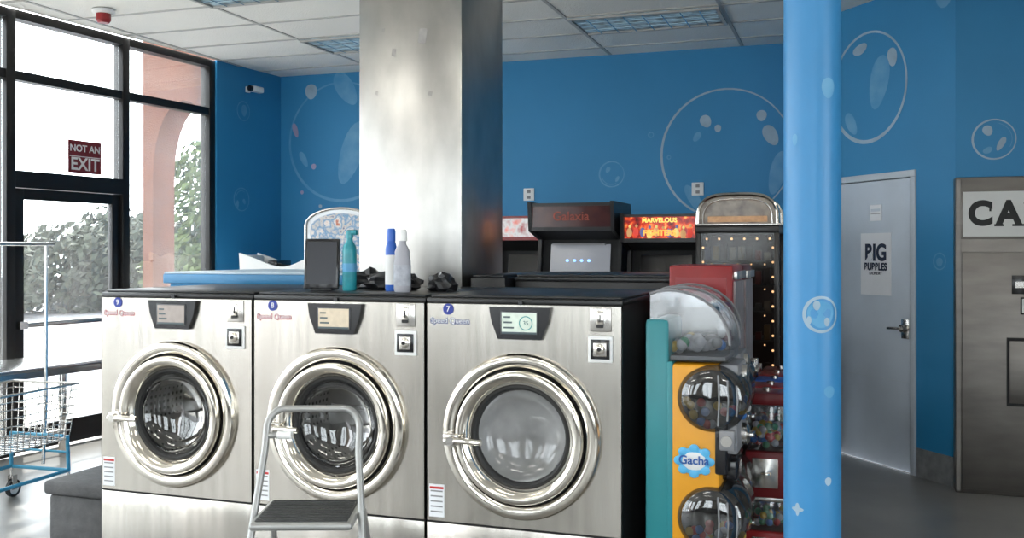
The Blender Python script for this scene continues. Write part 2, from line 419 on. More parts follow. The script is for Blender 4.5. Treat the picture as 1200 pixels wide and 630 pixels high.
# ------------------------------------------------------------------ candy machine
b=B(); cs=mat('machine_steel',(.20,.185,.17),.42,1,noise=.25,nscale=3,stretch=(1,1,4)); 
b.box(0,1.05,0,.135,0,2.056,cs,.006)
b.box(.005,.03,-.014,0,.02,2.04,cs); 
b.box(.03,1.03,-.008,0,1.655,1.975,cs,.002); b.box(.045,1.015,-.012,-.008,1.67,1.96,mat('sign_white_panel',(.66,.66,.64),.5,noise=.06,nscale=6))
b.box(.04,1.02,-.012,0,.03,1.57,cs,.004); b.box(.30,.60,-.016,-.012,.58,1.02,blackm); b.box(.315,.585,-.022,-.016,.60,1.00,cs,.004)
b.box(.33,.47,-.02,-.012,1.30,1.42,blackp,.003); b.box(.35,.45,-.024,-.02,1.34,1.38,chrome2)
b.box(.38,.52,-.015,-.012,1.17,1.28,blackp); b.box(.39,.51,-.017,-.015,1.18,1.27,white); b.ell((.45,-.018,1.225),(.035,.003,.03),cs,seg=16,rings=6)
b.box(.36,.50,-.02,-.012,.66,.80,blackm,.003)
ser=mat('sign_ink',(.008,.008,.008),.6)
cap=.155; zb=1.735
lets=(('C',.155),('A',.165),('N',.165),('D',.165),('Y',.165))
lx=.070
for ch,w_ in lets:
    c0=lx+w_/2; tz=zb+cap
    def sb(xa,xb,za,zb2): b.box(c0+xa,c0+xb,-.0135,-.012,za,zb2,ser)
    t=.014
    if ch=='A': sb(-.085,-.030,zb,zb+t); sb(.020,.088,zb,zb+t)
    if ch=='N': sb(-.080,-.030,zb,zb+t); sb(-.085,-.03,tz-t,tz); sb(.025,.083,tz-t,tz)
    if ch=='D': sb(-.08,-.03,zb,zb+t); sb(-.08,-.03,tz-t,tz)
    if ch=='Y': sb(-.03,.03,zb,zb+t); sb(-.085,-.03,tz-t,tz); sb(.03,.085,tz-t,tz)
    if ch=='C': sb(.052,.064,tz-.058,tz-.002)
    lx+=w_+.006
cm=b.build('candy_vending_machine',(.632,7.035,0))
lx=.070
for ch,w_ in lets:
    text(ch,.212,lx+w_/2,-.013,zb+cap/2,ser,cm,bold=.010,sx=.95); lx+=w_+.006
# ------------------------------------------------------------------ stainless pillar
b=B(); b.box(0,.62,0,.66,0,CH-.01,steel_side,.004)
patch=mat('torn_tape',(.45,.43,.41),.8,noise=.3,nscale=20)
for (x,z,w,h) in ((.36,2.72,.06,.08),(.20,2.66,.03,.04),(.10,2.45,.02,.02),(.14,2.8,.02,.015),(.42,2.43,.03,.02)):
    b.add([(x,-.002,z),(x+w*.8,-.002,z-.01),(x+w,-.002,z+h*.9),(x+w*.2,-.002,z+h)],[[0,1,2,3]],patch)
b.build('steel_pillar',(-2.625,4.96,0))
# ------------------------------------------------------------------ blue pole
b=B(); R=.0955
b.lathe([(R,0),(R,CH-.01)],polemat,seg=48); b.lathe([(R+.02,0),(R+.02,.01),(R,.012)],polemat,seg=32)
def wrap(r):
    def f(x,y,z):
        a=x/r-pi/2; return (r*cos(a),r*sin(a),z)
    return f
pj=wrap(R+.0015); pj2=wrap(R+.0022)
ring(b,.03,1.36,.062,bubpale,.012,proj=pj); blob(b,.03,1.36,.045,.045,bubcol,proj=pj); blob(b,.015,1.39,.012,.016,bubpale,proj=pj2); blob(b,.05,1.335,.01,.015,bubpale,proj=pj2); blob(b,-.01,1.34,.008,.014,bubpale,proj=pj2)
blob(b,.055,2.12,.024,.035,bubcol,proj=pj); blob(b,-.06,1.95,.010,.02,bubcol,proj=pj)
blob(b,.055,.80,.012,.014,bubpale,proj=pj); blob(b,-.05,.70,.008,.022,bubpale,proj=pj); blob(b,-.05,.70,.022,.008,bubpale,proj=pj); blob(b,.06,1.1,.02,.02,bubcol,proj=pj);
b.build('painted_pole',(-.133,3.552,0),TH-.30)
# ------------------------------------------------------------------ washers
WT=1.385
logo=mat('logo_white',(.8,.8,.82),.4); red=mat('logo_red',(.40,.02,.03),.4); navy=mat('logo_blue',(.01,.03,.18),.4)
def washer(name, x, v, num, glassm, rot=0, scr=(.35,.38,.36), sticker=True, lc=None):
    b=B(); W=.866; cx,cz=.433,.80
    b.box(.004,W-.004,.60,.97,0,WT-.03,black,.004); b.box(.004,.012,.02,.60,0,WT-.03,black); b.box(W-.012,W-.004,.02,.60,0,WT-.03,black); b.box(.012,W-.012,.02,.60,0,.40,black)
    b.box(0,W,.004,.98,WT-.035,WT-.012,black,.006); b.box(.01,W-.01,.03,.96,WT-.012,WT,black,.005)
    x0,x1,z0,z1,r=.004,W-.004,.412,WT-.035,.276
    angs=[2*pi*i/72 for i in range(72)]+[math.atan2(zz-cz,xx-cx)%(2*pi) for xx in (x0,x1) for zz in (z0,z1)]
    angs=sorted(angs); n=len(angs); vs=[];fs=[]
    for a in angs:
        c_,s_=cos(a),sin(a)
        t=min(((x1-cx)/c_ if c_>1e-9 else 1e9),((x0-cx)/c_ if c_<-1e-9 else 1e9),((z1-cz)/s_ if s_>1e-9 else 1e9),((z0-cz)/s_ if s_<-1e-9 else 1e9))
        vs.append((cx+r*c_,0,cz+r*s_)); vs.append((cx+t*c_,0,cz+t*s_))
    for i in range(n):
        j=(i+1)%n; fs.append([2*i,2*i+1,2*j+1,2*j])
    b.add(vs,fs,steel)
    for (a0,a1,c0,c1) in ((x0,x0+.002,z0,z1),(x1-.002,x1,z0,z1)): b.box(a0,a1,.0,.02,c0,c1,steel)
    b.box(x0,x1,0,.02,z1-.002,z1,steel); b.box(x0,x1,0,.02,z0,z0+.002,steel)
    b.box(x0,x1,.0,.02,.02,.405,steel,.003); b.box(x0,x1,.008,.02,.404,.413,blackm)
    # door ring
    b.lathe([(.345,0),(.347,.018),(.340,.030),(.326,.036),(.305,.034),(.292,.026),(.289,.010)],chrome,YF(cx,0,cz),64)
    b.lathe([(.289,.010),(.283,.004),(.279,.012)],blackm,YF(cx,0,cz),64)
    b.lathe([(.279,.012),(.280,.045),(.273,.058),(.262,.062),(.248,.060),(.226,.040),(.214,.016)],chrome,YF(cx,0,cz),64)
    b.lathe([(.214,.016),(.206,.020),(.197,.012),(.190,-.02)],rubber,YF(cx,0,cz),64)
    b.lathe([(.192,-.005),(.178,-.035),(.14,-.06),(.08,-.075),(.001,-.08)],glassm,YF(cx,0,cz),48)
    b.lathe([(.276,0),(.268,-.03),(.268,-.10)],rubber,YF(cx,0,cz),48)
    b.lathe([(.268,-.10),(.30,-.12),(.30,-.45),(.12,-.45),(.10,-.42),(.001,-.42)],darksteel,YF(cx,0,cz),48)
    for k in range(3):
        a=k*2*pi/3+.5; b.cyl((cx+.26*cos(a),.13,cz+.26*sin(a)),(cx+.26*cos(a),.44,cz+.26*sin(a)),.045,chrome2,.03,12)
        a+=.5; b.box(.02,.26,.410,.425,-.012,.012,chrome2,.004,M=Matrix.Translation((cx,0,cz))@Matrix.Rotation(-a,4,'Y'))
    # handle
    b.box(cx-.325,cx-.255,-.075,-.034,cz-.045,cz+.005,chrome2,.008)
    b.tube([(cx-.31,-.085,cz-.02),(cx-.25,-.095,cz-.018),(cx-.17,-.100,cz-.018),(cx-.14,-.098,cz-.018)],.013,chrome,10)
    b.cyl((cx-.28,-.05,cz-.02),(cx-.28,-.105,cz-.02),.019,chrome2)
    # control pod
    zt=WT-.045
    b.prismxz([(cx-.135,zt),(cx+.135,zt),(cx+.125,zt-.06),(cx+.095,zt-.135),(cx-.095,zt-.135),(cx-.125,zt-.06)],-.022,0,blackp)
    b.box(cx-.083,cx+.083,-.026,-.022,zt-.116,zt-.016,mat('screen_bezel',(.05,.05,.055),.2),.002)
    b.box(cx-.076,cx+.076,-.0275,-.026,zt-.111,zt-.022,mat('lcd_'+num,scr,.25,emit=scr,es=.6,noise=.3,nscale=30))
    lk=mat('lcd_ink',(.06,.09,.10),.3)
    for q in range(3): b.box(cx-.068,cx-.068+.03+.008*q,-.0280,-.0275,zt-.045-q*.022,zt-.038-q*.022,lk)
    b.box(cx-.076,cx+.076,-.0280,-.0275,zt-.111,zt-.103,lk)
    b.cyl((cx,0,WT-.03+.003),(cx,-.012,WT-.027),.010,blackp)
    sx=.775
    b.box(sx-.045,sx+.045,-.006,0,1.245,1.345,chrome2,.004); b.box(sx-.014,sx+.014,-.012,-.006,1.262,1.33,chrome,.003); b.box(sx-.003,sx+.003,-.014,-.012,1.285,1.315,blackm); 
    b.box(sx-.014,sx+.014,-.016,-.012,1.262,1.275,blackm)
    b.box(sx-.052,sx+.052,-.008,0,1.120,1.228,white,.003); b.box(sx-.040,sx+.040,-.012,-.008,1.134,1.214,blackp,.002)
    b.box(sx-.028,sx+.028,-.016,-.012,1.146,1.202,chrome2,.004)
    b.lathe([(.022,0),(.022,.008),(.014,.012),(.001,.012)],chrome,YF(sx,-.016,1.175),24); b.lathe([(.008,.0),(.008,.004),(.0005,.004)],blackm,YF(sx,-.028,1.175),16)
    b.lathe([(.024,0),(.024,.004),(.001,.004)],mat('badge_blue',(.01,.03,.28),.3),YF(.105,0,1.325),24)
    if sticker:
        b.box(.015,.085,-.001,0,.43,.57,whitep); 
        for k in range(5): b.box(.022,.078,-.0016,-.001,.45+k*.022,.456+k*.022,grey)
        b.box(.018,.082,-.0016,-.001,.55,.56,mat('label_red',(.5,.03,.03),.5))
    o=b.build(name,(x,v,0),rot)
    text(num,.035,.105,-.005,1.325,white,o)
    text('Speed Queen',.033,.112,-.0012,1.274,lc or navy,o,bold=.0022,ext=.0004); text('Speed Queen',.033,.112,-.0025,1.275,logo,o,ext=.0004)
    return o
w_=washer('washing_machine',-3.485,3.907,'9',washglass,scr=(.25,.22,.20),lc=red)
w_=washer('washing_machine',-2.615,3.907,'8',washglass,scr=(.42,.36,.27),lc=red)
w3=washer('washing_machine',-1.745,3.907,'7',fogglass,scr=(.42,.48,.42))
b=B(); b.lathe([(.030,0),(.030,.001),(.026,.001),(.026,0)],mat('screen_teal',(.05,.28,.28),.3),YF(.433+.03,-.0282,WT-.045-.066),24); b.build('screen_dial',parent=w3)
text('35',.025,.463,-.029,WT-.111,mat('screen_ink',(.05,.15,.15),.3),w3)
bw=washer('washing_machine',-.88,6.06,'4',washglass,rot=pi); bw.scale=(1,1,1.045)
b=B(); b.box(0,.20,0,1.05,0,1.43,black,.006); b.box(0.01,.19,.01,1.04,1.43,1.445,black,.004); b.build('utility_bulkhead',(-1.97,5.0,0))
bt=mat('blue_counter_edge',(.04,.22,.44),.4,noise=.1,nscale=4); bt2=mat('pale_counter_top',(.50,.60,.68),.4,noise=.1,nscale=4)
b=B(); b.box(0,1.27,0,1.05,1.38,1.438,bt,.008); b.box(.006,1.264,.006,1.044,1.438,1.450,bt2,.004); b.box(.03,1.24,.03,1.02,0,1.38,bluewall,.005); b.build('blue_counter',(-3.96,4.96,0))
b=B(); pl=mat('plinth_grey',(.10,.10,.103),.8,noise=.35,nscale=14,bump=.2,bscale=60)
b.box(0,.38,0,.62,0,.33,pl,.02); b.box(-.02,.385,-.02,.64,.33,.40,pl,.02,seg=3); b.build('padded_bench',(-3.90,4.0,0))
# ------------------------------------------------------------------ step stool
sm=mat('stool_grey_paint',(.36,.36,.35),.35,metal=.5,noise=.08,nscale=10); tr=mat('stool_tread',(.05,.05,.05),.7,noise=.3,nscale=40,bump=.3,bscale=120)
b=B(); 
def leg(x,z): return (x, .36*z/1.04, z)
pts=[leg(-.235,.02),leg(-.21,.35),leg(-.185,.66),leg(-.165,.87)]
for i in range(1,8):
    a=pi-pi/2*i/7; pts.append(leg(-.165+.06+.06*cos(a),.94+.07*sin(a)))
for i in range(0,8):
    a=pi/2-pi/2*i/7; pts.append(leg(.165-.06+.06*cos(a),.94+.07*sin(a)))
pts+= [leg(.165,.87),leg(.185,.66),leg(.21,.35),leg(.235,.02)]
b.tube(pts,.0125,sm,12)
for sx_ in (-1,1):
    b.tube([(sx_*.150,.12,.66),(sx_*.165,.42,.63),(sx_*.205,.74,.02)],.0115,sm,10)
    b.cyl((sx_*.235,.0,.0),(sx_*.235,.012,.04),.018,rubber); b.cyl((sx_*.205,.745,.0),(sx_*.205,.735,.04),.017,rubber)
    b.tube([(sx_*.178,.14,.40),(sx_*.185,.54,.33)],.008,sm,8)
b.tube([(-.19,.60,.25),(.19,.60,.25)],.009,sm,8)
def step(y0,y1,z,w):
    b.box(-w,w,y0,y1,z-.028,z,sm,.012,seg=3); b.box(-w+.018,w-.018,y0+.018,y1-.018,z,z+.004,tr,.001)
    for k in range(9): b.box(-w+.025,w-.025,y0+.03+k*(y1-y0-.06)/8-.003,y0+.03+k*(y1-y0-.06)/8+.003,z+.004,z+.0065,tr)
step(.09,.40,.672,.172); step(-.05,.20,.43,.185); step(-.14,.12,.20,.2)
for zz in (.43,.20): b.tube([(-.2,.36*zz/1.04,zz-.015),(.2,.36*zz/1.04,zz-.015)],.008,sm,8)
b.tube([(-.160,.32,.92),(-.115,.31,.925),(-.075,.305,.925)],.011,sm,8); b.cyl((-.12,.305,.925),(-.07,.30,.925),.015,white)
X,D=(392-600)/1155*3.42,3.42
b.build('step_stool',(X*cos(TH)-D*sin(TH),X*sin(TH)+D*cos(TH)-.26,0),TH*.9+.05)
# ------------------------------------------------------------------ things on washers
def at(u,v,z=WT): return (u,v,z+.0005)
b=B(); RM=Matrix.Rotation(-.14,4,'X')
b.box(-.085,.085,-.012,.012,.005,.25,blackp,.008,M=RM); b.box(-.072,.072,-.0135,-.012,.03,.235,mat('dark_screen',(.02,.022,.03),.3),M=RM)
b.box(-.05,.05,-.01,.11,0,.008,blackp,.002); b.tube([(0,.10,.006),(0,.035,.17)],.006,blackp)
b.build('tablet_stand',at(-2.405,4.16),TH*.8)
tealb=mat('teal_bottle',(.02,.30,.36),.3,noise=.3,nscale=18); bcap=mat('blue_bottle',(.03,.13,.55),.3,noise=.1,nscale=8)
b=B(); b.lathe([(.001,0),(.031,0),(.034,.01),(.034,.19),(.030,.215),(.016,.235),(.014,.25)],tealb,seg=28); b.lathe([(.018,.25),(.018,.285),(.001,.29)],tealb,seg=20); b.lathe([(.0345,.09),(.0345,.13)],bubcol,seg=28)
b.box(-.012,.04,-.012,.012,.265,.29,tealb,.005); b.build('spray_bottle',at(-2.275,4.20))
b=B(); b.lathe([(.001,0),(.026,0),(.028,.008),(.028,.20),(.022,.225),(.018,.235)],bcap,seg=28); b.lathe([(.0285,.03),(.0285,.17)],white,seg=28); b.lathe([(.021,.235),(.021,.28),(.017,.295),(.001,.296)],bcap,seg=20)
b.build('aerosol_can',at(-2.065,4.22))
dm=mat('grey_bottle',(.36,.36,.40),.4,noise=.1,nscale=8)
b=B(); M=Matrix.Diagonal((1,.7,1,1)); b.lathe([(.001,0),(.036,0),(.041,.012),(.041,.14),(.035,.17),(.037,.185),(.028,.205),(.018,.22),(.018,.235)],dm,M,28); b.lathe([(.024,.235),(.022,.275),(.017,.287),(.001,.288)],white,M,20); b.lathe([(.0417,.03),(.0417,.125)],mat('faded_label',(.46,.48,.54),.5,noise=.4,nscale=25),M,28)
b.build('detergent_bottle',at(-1.950,4.10))
def crumple(name,loc,r,m,seed,amp=.25):
    random.seed(seed); bm=bmesh.new(); bmesh.ops.create_icosphere(bm,subdivisions=3,radius=1)
    from mathutils import noise as N
    for v in bm.verts:
        n=N.noise(v.co*2.3+Vector((seed,0,0)))+.5*N.noise(v.co*5+Vector((0,seed,0)))
        v.co*=1+amp*n*1.6
        v.co=Vector((v.co.x*r[0],v.co.y*r[1],max(v.co.z,-.55)*r[2]+.55*r[2]))
    b=B(); bm.verts.index_update(); b.add([v.co.copy() for v in bm.verts],[[v.index for v in f.verts] for f in bm.faces],m); bm.free()
    return b.build(name,loc,ang=20)
bagm=mat('black_bag',(.012,.012,.014),.3)
crumple('plastic_bag',at(-2.13,4.36),(.14,.09,.055),bagm,3); crumple('plastic_bag',at(-1.84,4.30),(.07,.06,.055),bagm,9); crumple('plastic_bag',at(-2.32,4.50),(.10,.07,.06),bagm,5)
# ------------------------------------------------------------------ capsule machines
capcols=[mat('capsule_%d'%i,c,.3) for i,c in enumerate([(.45,.03,.03),(.04,.15,.42),(.5,.34,.05),(.45,.45,.47),(.05,.25,.13)])]
smoke=glassmat('smoked_window',(.45,.46,.48),.12,.05,(.35,.35,.35),.06)
def gacha(name,x,v,body,back,logo_=True,seed=1,dz=0):
    random.seed(seed); b=B(); Dp=.36; T=1.30+dz
    b.box(0,.10,0,Dp,.04,T,back,.02); b.box(.10,.30,.006,Dp-.006,.04,1.12,body,.015); b.box(.085,.115,.003,Dp-.003,.04,1.13,back,.01)
    b.box(0.02,.28,.02,Dp-.02,0,.04,blackm)
    prof=[]
    for i in range(1,13):
        a=pi*.62-(pi*.62)*i/12; prof.append((.10+.24*cos(a), 1.20+dz+.215*sin(a)))
    prof=[(.02,T-.05),(.02,1.20+dz+.20)]+prof+[(.335,1.13),(.02,1.13)]
    b.prismxz(prof,.012,Dp-.012,clear)
    b.box(.02,.32,.03,Dp-.03,1.135,1.15,grey)
    b.box(.03,.045,.03,Dp-.03,1.15,1.36,blackp); b.box(.045,.25,Dp-.06,Dp-.04,1.15,1.33,blackp)
    for k in range(22):
        b.ell((random.uniform(.07,.28),random.uniform(.05,Dp-.08),1.175+random.uniform(0,.03)),(.024,)*3,random.choice(capcols+[capcols[3]]*4+[grey]*3),10,8)
    for yy in (.008,Dp-.012):
        b.tube([(p[0],yy,p[1]) for p in prof[1:-2]],.006,grey,6)
    cxw=.268
    for zc_ in (.985,.505):
        ex=.140; ez=.135
        el=[(cxw+.86*ex*cos(i*2*pi/36),zc_+.86*ez*sin(i*2*pi/36)) for i in range(36)]
        b.prismxz(el,.001,Dp-.001,blackp)
        MM=Matrix.Translation((cxw,0,zc_))@Matrix.Diagonal((ex,1,ez,1))@Matrix.Rotation(pi/2,4,'X')
        b.lathe([(.001,.036),(.45,.034),(.75,.024),(.93,.008),(1.0,-.015),(1.0,-Dp+.015),(.9,-Dp-.02),(.001,-Dp-.03)],smoke,MM,40)
        for k in range(34):
            a=random.uniform(0,2*pi); rr=math.sqrt(random.random())*.78
            px,pz=cxw+rr*ex*cos(a), zc_+rr*ez*sin(a)
            if pz>zc_-.01: continue
            b.ell((px,random.uniform(-.010,-.002),pz),(.018,.010,.018),random.choice(capcols),10,6)
        for k in range(16): b.ell((cxw+.11,random.uniform(.05,Dp-.05),zc_+random.uniform(-.07,.0)),(.02,)*3,random.choice(capcols),10,6)
        for k in range(3): 
            xx=cxw+.03+k*.035; b.tube([(xx,-.030+.006*k,zc_-.10+.02*k),(xx+.005,-.036+.006*k,zc_),(xx,-.030+.006*k,zc_+.10-.02*k)],.004,grey,6)
        b.box(.29,.37,.02,Dp-.02,zc_-.22,zc_-.10,grey,.012); b.box(.28,.33,.0,Dp,zc_-.30,zc_-.07,blackp,.01)
        b.lathe([(.045,0),(.045,.02),(.03,.03),(.001,.03)],chrome2,XF(.37,Dp/2,zc_-.16),24); b.box(.395,.42,Dp/2-.035,Dp/2+.035,zc_-.168,zc_-.152,chrome2,.004)
        b.box(.30,.36,-.012,.02,zc_-.20,zc_-.12,grey,.006); b.cyl((.33,-.012,zc_-.16),(.33,-.028,zc_-.16),.022,chrome2)
        b.box(.28,.36,.10,Dp-.10,zc_-.34,zc_-.26,blackp,.01)
    b.box(.29,.37,.04,Dp-.04,1.02,1.12,grey,.01); b.lathe([(.04,0),(.04,.02),(.001,.03)],chrome2,XF(.37,Dp/2,1.07),20)
    o=b.build(name,(x,v,0))
    if logo_:
        ls=mat('logo_sky',(.10,.45,.75),.4)
        lb=B(); lb.ell((.20,-.001,.735),(.068,.004,.055),ls,24,6); lb.ell((.20,-.003,.735),(.050,.004,.038),white,24,6)
        for k in range(8):
            a=k*pi/4; lb.ell((.20+.062*cos(a),-.002,.735+.05*sin(a)),(.02,.004,.018),ls,12,6)
        lb.build('logo_sticker',parent=o)
        text('Gacha',.048,.20,-.009,.738,mat('logo_navy',(.02,.10,.35),.4),o,bold=.001)
    return o
gacha('capsule_vending_machine',-.80,3.96,yellow,teal,seed=2)
gacha('capsule_vending_machine',-.84,4.42,mat('silver_plastic',(.30,.30,.31),.3,noise=.1,nscale=5),grey,False,seed=4)
def redcab(x,v,w,d,h,m):
    b=B(); b.box(0,w,0,d,.05,h,m,.012); b.box(.02,w-.02,.02,d-.02,0,.05,blackm); b.box(w,w+.01,.03,d-.03,.75,h-.08,mat('cab_panel',(.35,.30,.30),.3,noise=.5,nscale=12)); b.box(w,w+.02,.02,d-.02,h-.07,h-.03,chrome2,.003)
    for k in range(3): b.box(w+.01,w+.05,.06+k*.1,.12+k*.1,.85,.98,chrome2,.006); b.cyl((w+.05,.09+k*.1,.93),(w+.07,.09+k*.1,.93),.022,chrome2)
    b.box(w,w+.03,.05,d-.05,.35,.6,blackp,.01)
    b.box(.03,w-.03,-.003,0,.8,h-.06,m)
    b.build('sticker_vending_machine',(x,v,0))
redcab(-.86,4.86,.31,.44,1.505,redm); redcab(-.86,5.34,.31,.44,1.50,red2)
def gumball(x,v,cap,seed):
    random.seed(seed); b=B(); w=.19
    b.box(0,w,0,w,.40,.62,red2,.012); b.box(-.0,w,-.0,w,0,.03,blackm,.008)
    b.box(.01,w-.01,.01,w-.01,.62,.84,clear,.01); b.box(-.003,w+.003,-.003,w+.003,.84,.90,cap,.015); b.cyl((w/2,w/2,.90),(w/2,w/2,.915),.02,chrome2)
    b.box(0,w,0,w,.03,.24,redm,.012); b.box(.01,w-.01,.01,w-.01,.24,.385,clear,.008); b.box(-.002,w+.002,-.002,w+.002,.385,.405,chrome2,.004)
    for k in range(45): b.ell((random.uniform(.035,w-.035),random.uniform(.035,w-.035),random.uniform(.645,.74)),(.018,)*3,random.choice(capcols),8,6)
    for k in range(24): b.ell((random.uniform(.035,w-.035),random.uniform(.035,w-.035),random.uniform(.262,.32)),(.018,)*3,random.choice(capcols),8,6)
    for z in (.52,.145):
        b.box(w,w+.008,w/2-.06,w/2+.06,z-.07,z+.07,chrome2,.003)
        b.lathe([(.05,.008),(.05,.018),(.035,.028),(.001,.032)],chrome2,XF(w,w/2,z),20); b.box(w+.025,w+.045,w/2-.03,w/2+.03,z-.008,z+.008,chrome,.004)
        b.box(w/2-.06,w/2+.06,-.008,0,z-.07,z+.07,chrome2,.003)
        b.lathe([(.05,.008),(.05,.014),(.001,.022)],chrome2,YF(w/2,0,z),20); b.box(w/2-.03,w/2+.03,-.04,-.018,z-.007,z+.007,chrome,.004)
    b.box(w,w+.03,.06,w-.06,.42,.445,chrome2,.005)
    b.build('gumball_machine',(x,v,0))
for i in range(5): gumball(-.49,4.82+i*.24,[red2,redm,bluep,redm,red2][i],20+i)
# ------------------------------------------------------------------ arcade machines
def arcade(name,x,v,w,h,zm,zs,marq,body,scr,trim=None,title=None):
    b=B(); d=.78
    prof=[(.16,0),(.16,.86),(.0,.93),(.0,1.0),(.22,1.08),(.30,zs[0]),(.36,zs[1]),(.10,zm[0]-.03),(.07,h),(d-.10,h),(d,h-.25),(d,0)]
    b.prism(prof,0,.03,body); b.prism(prof,w-.03,w,body)
    inner=[(.20,0),(.20,.86),(.03,.95),(.03,.99),(.26,1.07),(.34,zs[0]),(.42,zs[1]),(.15,zm[0]-.02),(.13,h-.02),(d-.12,h-.02),(d-.02,h-.26),(d-.02,0)]
    b.prism(inner,.03,w-.03,blackm)
    t=trim or body
    b.box(.03,w-.03,.095,.15,zm[1],h-.01,t); b.box(.03,w-.03,.095,.15,zm[0]-.03,zm[0],t)
    b.box(.032,w-.032,.105,.13,zm[0],zm[1],marq)
    def sp(k,o): 
        z=zs[0]+(zs[1]-zs[0])*k; return (.34+.08*k-o, z)
    y0,z0=sp(.06,.012); y1,z1=sp(.92,.012)
    b.add([(.10,y0,z0),(w-.10,y0,z0),(w-.10,y1,z1),(.10,y1,z1)],[[0,1,2,3]],scr)
    for sx_ in (.25,.65):
        b.cyl((w*sx_,.10,1.03),(w*sx_,.09,1.11),.008,chrome2); b.ell((w*sx_,.09,1.125),(.02,.02,.02),redm,12,8)
        for k in range(3): b.cyl((w*sx_+.06+k*.035,.11,1.035),(w*sx_+.06+k*.035,.105,1.052),.013,capcols[k],seg=12)
    b.box(w*.35,w*.65,.185,.2,.3,.65,blackp,.006); b.box(w*.40,w*.47,.178,.185,.5,.56,redm); b.box(w*.53,w*.60,.178,.185,.5,.56,redm)
    o=b.build(name,(x,v,0))
    if title: text(title[0],title[1],w/2,.100,(zm[0]+zm[1])/2,title[2],o,bold=.001)
    return o
fire=artmat('fire_marquee',[(.03,.003,.003),(.22,.006,.006),(.55,.05,.01),(.80,.45,.10)],19,.8)
darkq=artmat('dark_marquee',[(.02,.004,.004),(.04,.01,.01),(.07,.02,.015)],6,.2)
redq=artmat('red_marquee',[(.3,.02,.02),(.6,.6,.6),(.7,.1,.05)],10,.35)
scrg=mat('arcade_screen',(.13,.135,.145),.15,emit=(.16,.17,.19),es=.8)
scrk=mat('arcade_screen_dark',(.01,.01,.012),.15)
a2=arcade('arcade_cabinet',-2.44,7.35,.70,1.965,(1.765,1.93),(1.20,1.67),darkq,black,scrg,title=('Galaxia',.10,mat('marq_text_red',(.25,.04,.02),.4,emit=(.3,.05,.02),es=.15)))
b=B()
for k in range(4): b.ell((.25+k*.06,.352,1.50),(.014,.006,.012),mat('screen_blue_dot',(.2,.4,.9),.4,emit=(.25,.45,.9),es=1.5),10,6)
b.box(.13,.57,.33,.36,1.625,1.64,grey); b.build('screen_icons',parent=a2)
a3=arcade('arcade_cabinet',-1.71,7.42,.61,1.87,(1.675,1.84),(1.15,1.58),fire,black,scrk)
b=B()
random.seed(5); figc=[mat('art_fig_%d'%i,c,.4,emit=c,es=.5) for i,c in enumerate([(.55,.30,.12),(.65,.05,.03),(.10,.12,.30),(.75,.60,.20)])]
for k in range(10):
    xx=.07+k*.052; b.ell((xx,.104,1.715+random.uniform(-.01,.012)),(.022,.003,.038),figc[k%4],10,6); b.ell((xx+.004,.103,1.762+random.uniform(-.01,.01)),(.011,.003,.013),figc[(k+3)%4],8,6)
b.build('marquee_art',parent=a3)
yt=mat('marq_text_yellow',(.8,.6,.15),.4,emit=(.9,.62,.15),es=.7)
text('MARVELOUS',.048,.305,.100,1.812,yt,a3,bold=.002); text('FIGHTERS',.058,.305,.098,1.715,mat('marq_text_orange',(.85,.45,.08),.4,emit=(.9,.45,.08),es=.7),a3,bold=.003)
arcade('arcade_cabinet',-3.02,7.95,.56,1.89,(1.70,1.86),(1.15,1.58),redq,redm,scrk)
# claw machine with silver arch
b=B(); w,d=.56,.55; h0=1.70
fr=mat('cabinet_dark_frame',(.02,.018,.018),.3)
warm=mat('warm_bulb',(1,.7,.4),.4,emit=(1,.55,.25),es=3.0)
b.box(0,w,0,d,0,.72,fr,.01)
for (a,c) in ((0,0),(w-.035,0),(0,d-.035),(w-.035,d-.035)): b.box(a,a+.035,c,c+.035,.72,h0,fr,.005)
b.box(0,w,0,d,h0,h0+.05,fr,.008); b.box(-.01,w+.01,-.015,d,h0+.05,h0+.065,chrome2,.004)
dsh=mat('dark_shelf',(.05,.045,.04),.4)
for z in (.95,1.15,1.33,1.50): b.box(.03,w-.03,.05,d-.03,z,z+.012,dsh)
b.box(.03,w-.03,d-.03,d-.01,.72,h0,mat('cab_back',(.05,.025,.02),.3,noise=.5,nscale=8)); b.box(.035,w-.035,.012,.018,.72,h0,glassmat('cabinet_glass',(.6,.6,.6),.02,rough=.15))
random.seed(3)
dcol=[mat('prize_%d'%i,c,.4) for i,c in enumerate([(.18,.03,.02),(.03,.04,.10),(.22,.13,.04),(.12,.11,.10),(.05,.03,.02),(.25,.20,.14)])]
for z in (.72,.962,1.162,1.342,1.512):
    for k in range(8):
        b.box(.06+k*.058-.018,.06+k*.058+.022,.12,.17,z,z+random.uniform(.05,.12),random.choice(dcol),.004)
for k in range(9):
    for xx in (.045,w-.045): b.ell((xx,.03,.80+k*.10),(.008,.008,.008),warm,8,6)
for z in (.935,1.135,1.315,1.485):
    for k in range(5): b.ell((.10+k*.09,.045,z),(.006,.006,.006),warm,8,6)
for k in range(6): b.ell((.07+k*.085,.03,1.66),(.008,.008,.008),warm,8,6)
hz=.20; pr=[]
for i in range(19):
    a=pi-pi*i/18; ca,sa=cos(a),sin(a)
    pr.append((w/2+(w/2-.01)*(abs(ca)**.6)*(1 if ca>0 else -1), h0+.065+hz*(abs(sa)**.6)))
b.prismxz(pr,.02,.40,mat('arch_art',(.10,.06,.04),.2,noise=.7,nscale=12,col2=(.35,.28,.2)))
for yy in (.012,.40): b.tube([(p[0],yy,p[1]) for p in pr],.014,chrome,8)
pr2=[(w/2+(p[0]-w/2)*.86,h0+.065+(p[1]-h0-.065)*.84) for p in pr]; b.tube([(p[0],.012,p[1]) for p in pr2],.006,chrome2,6)
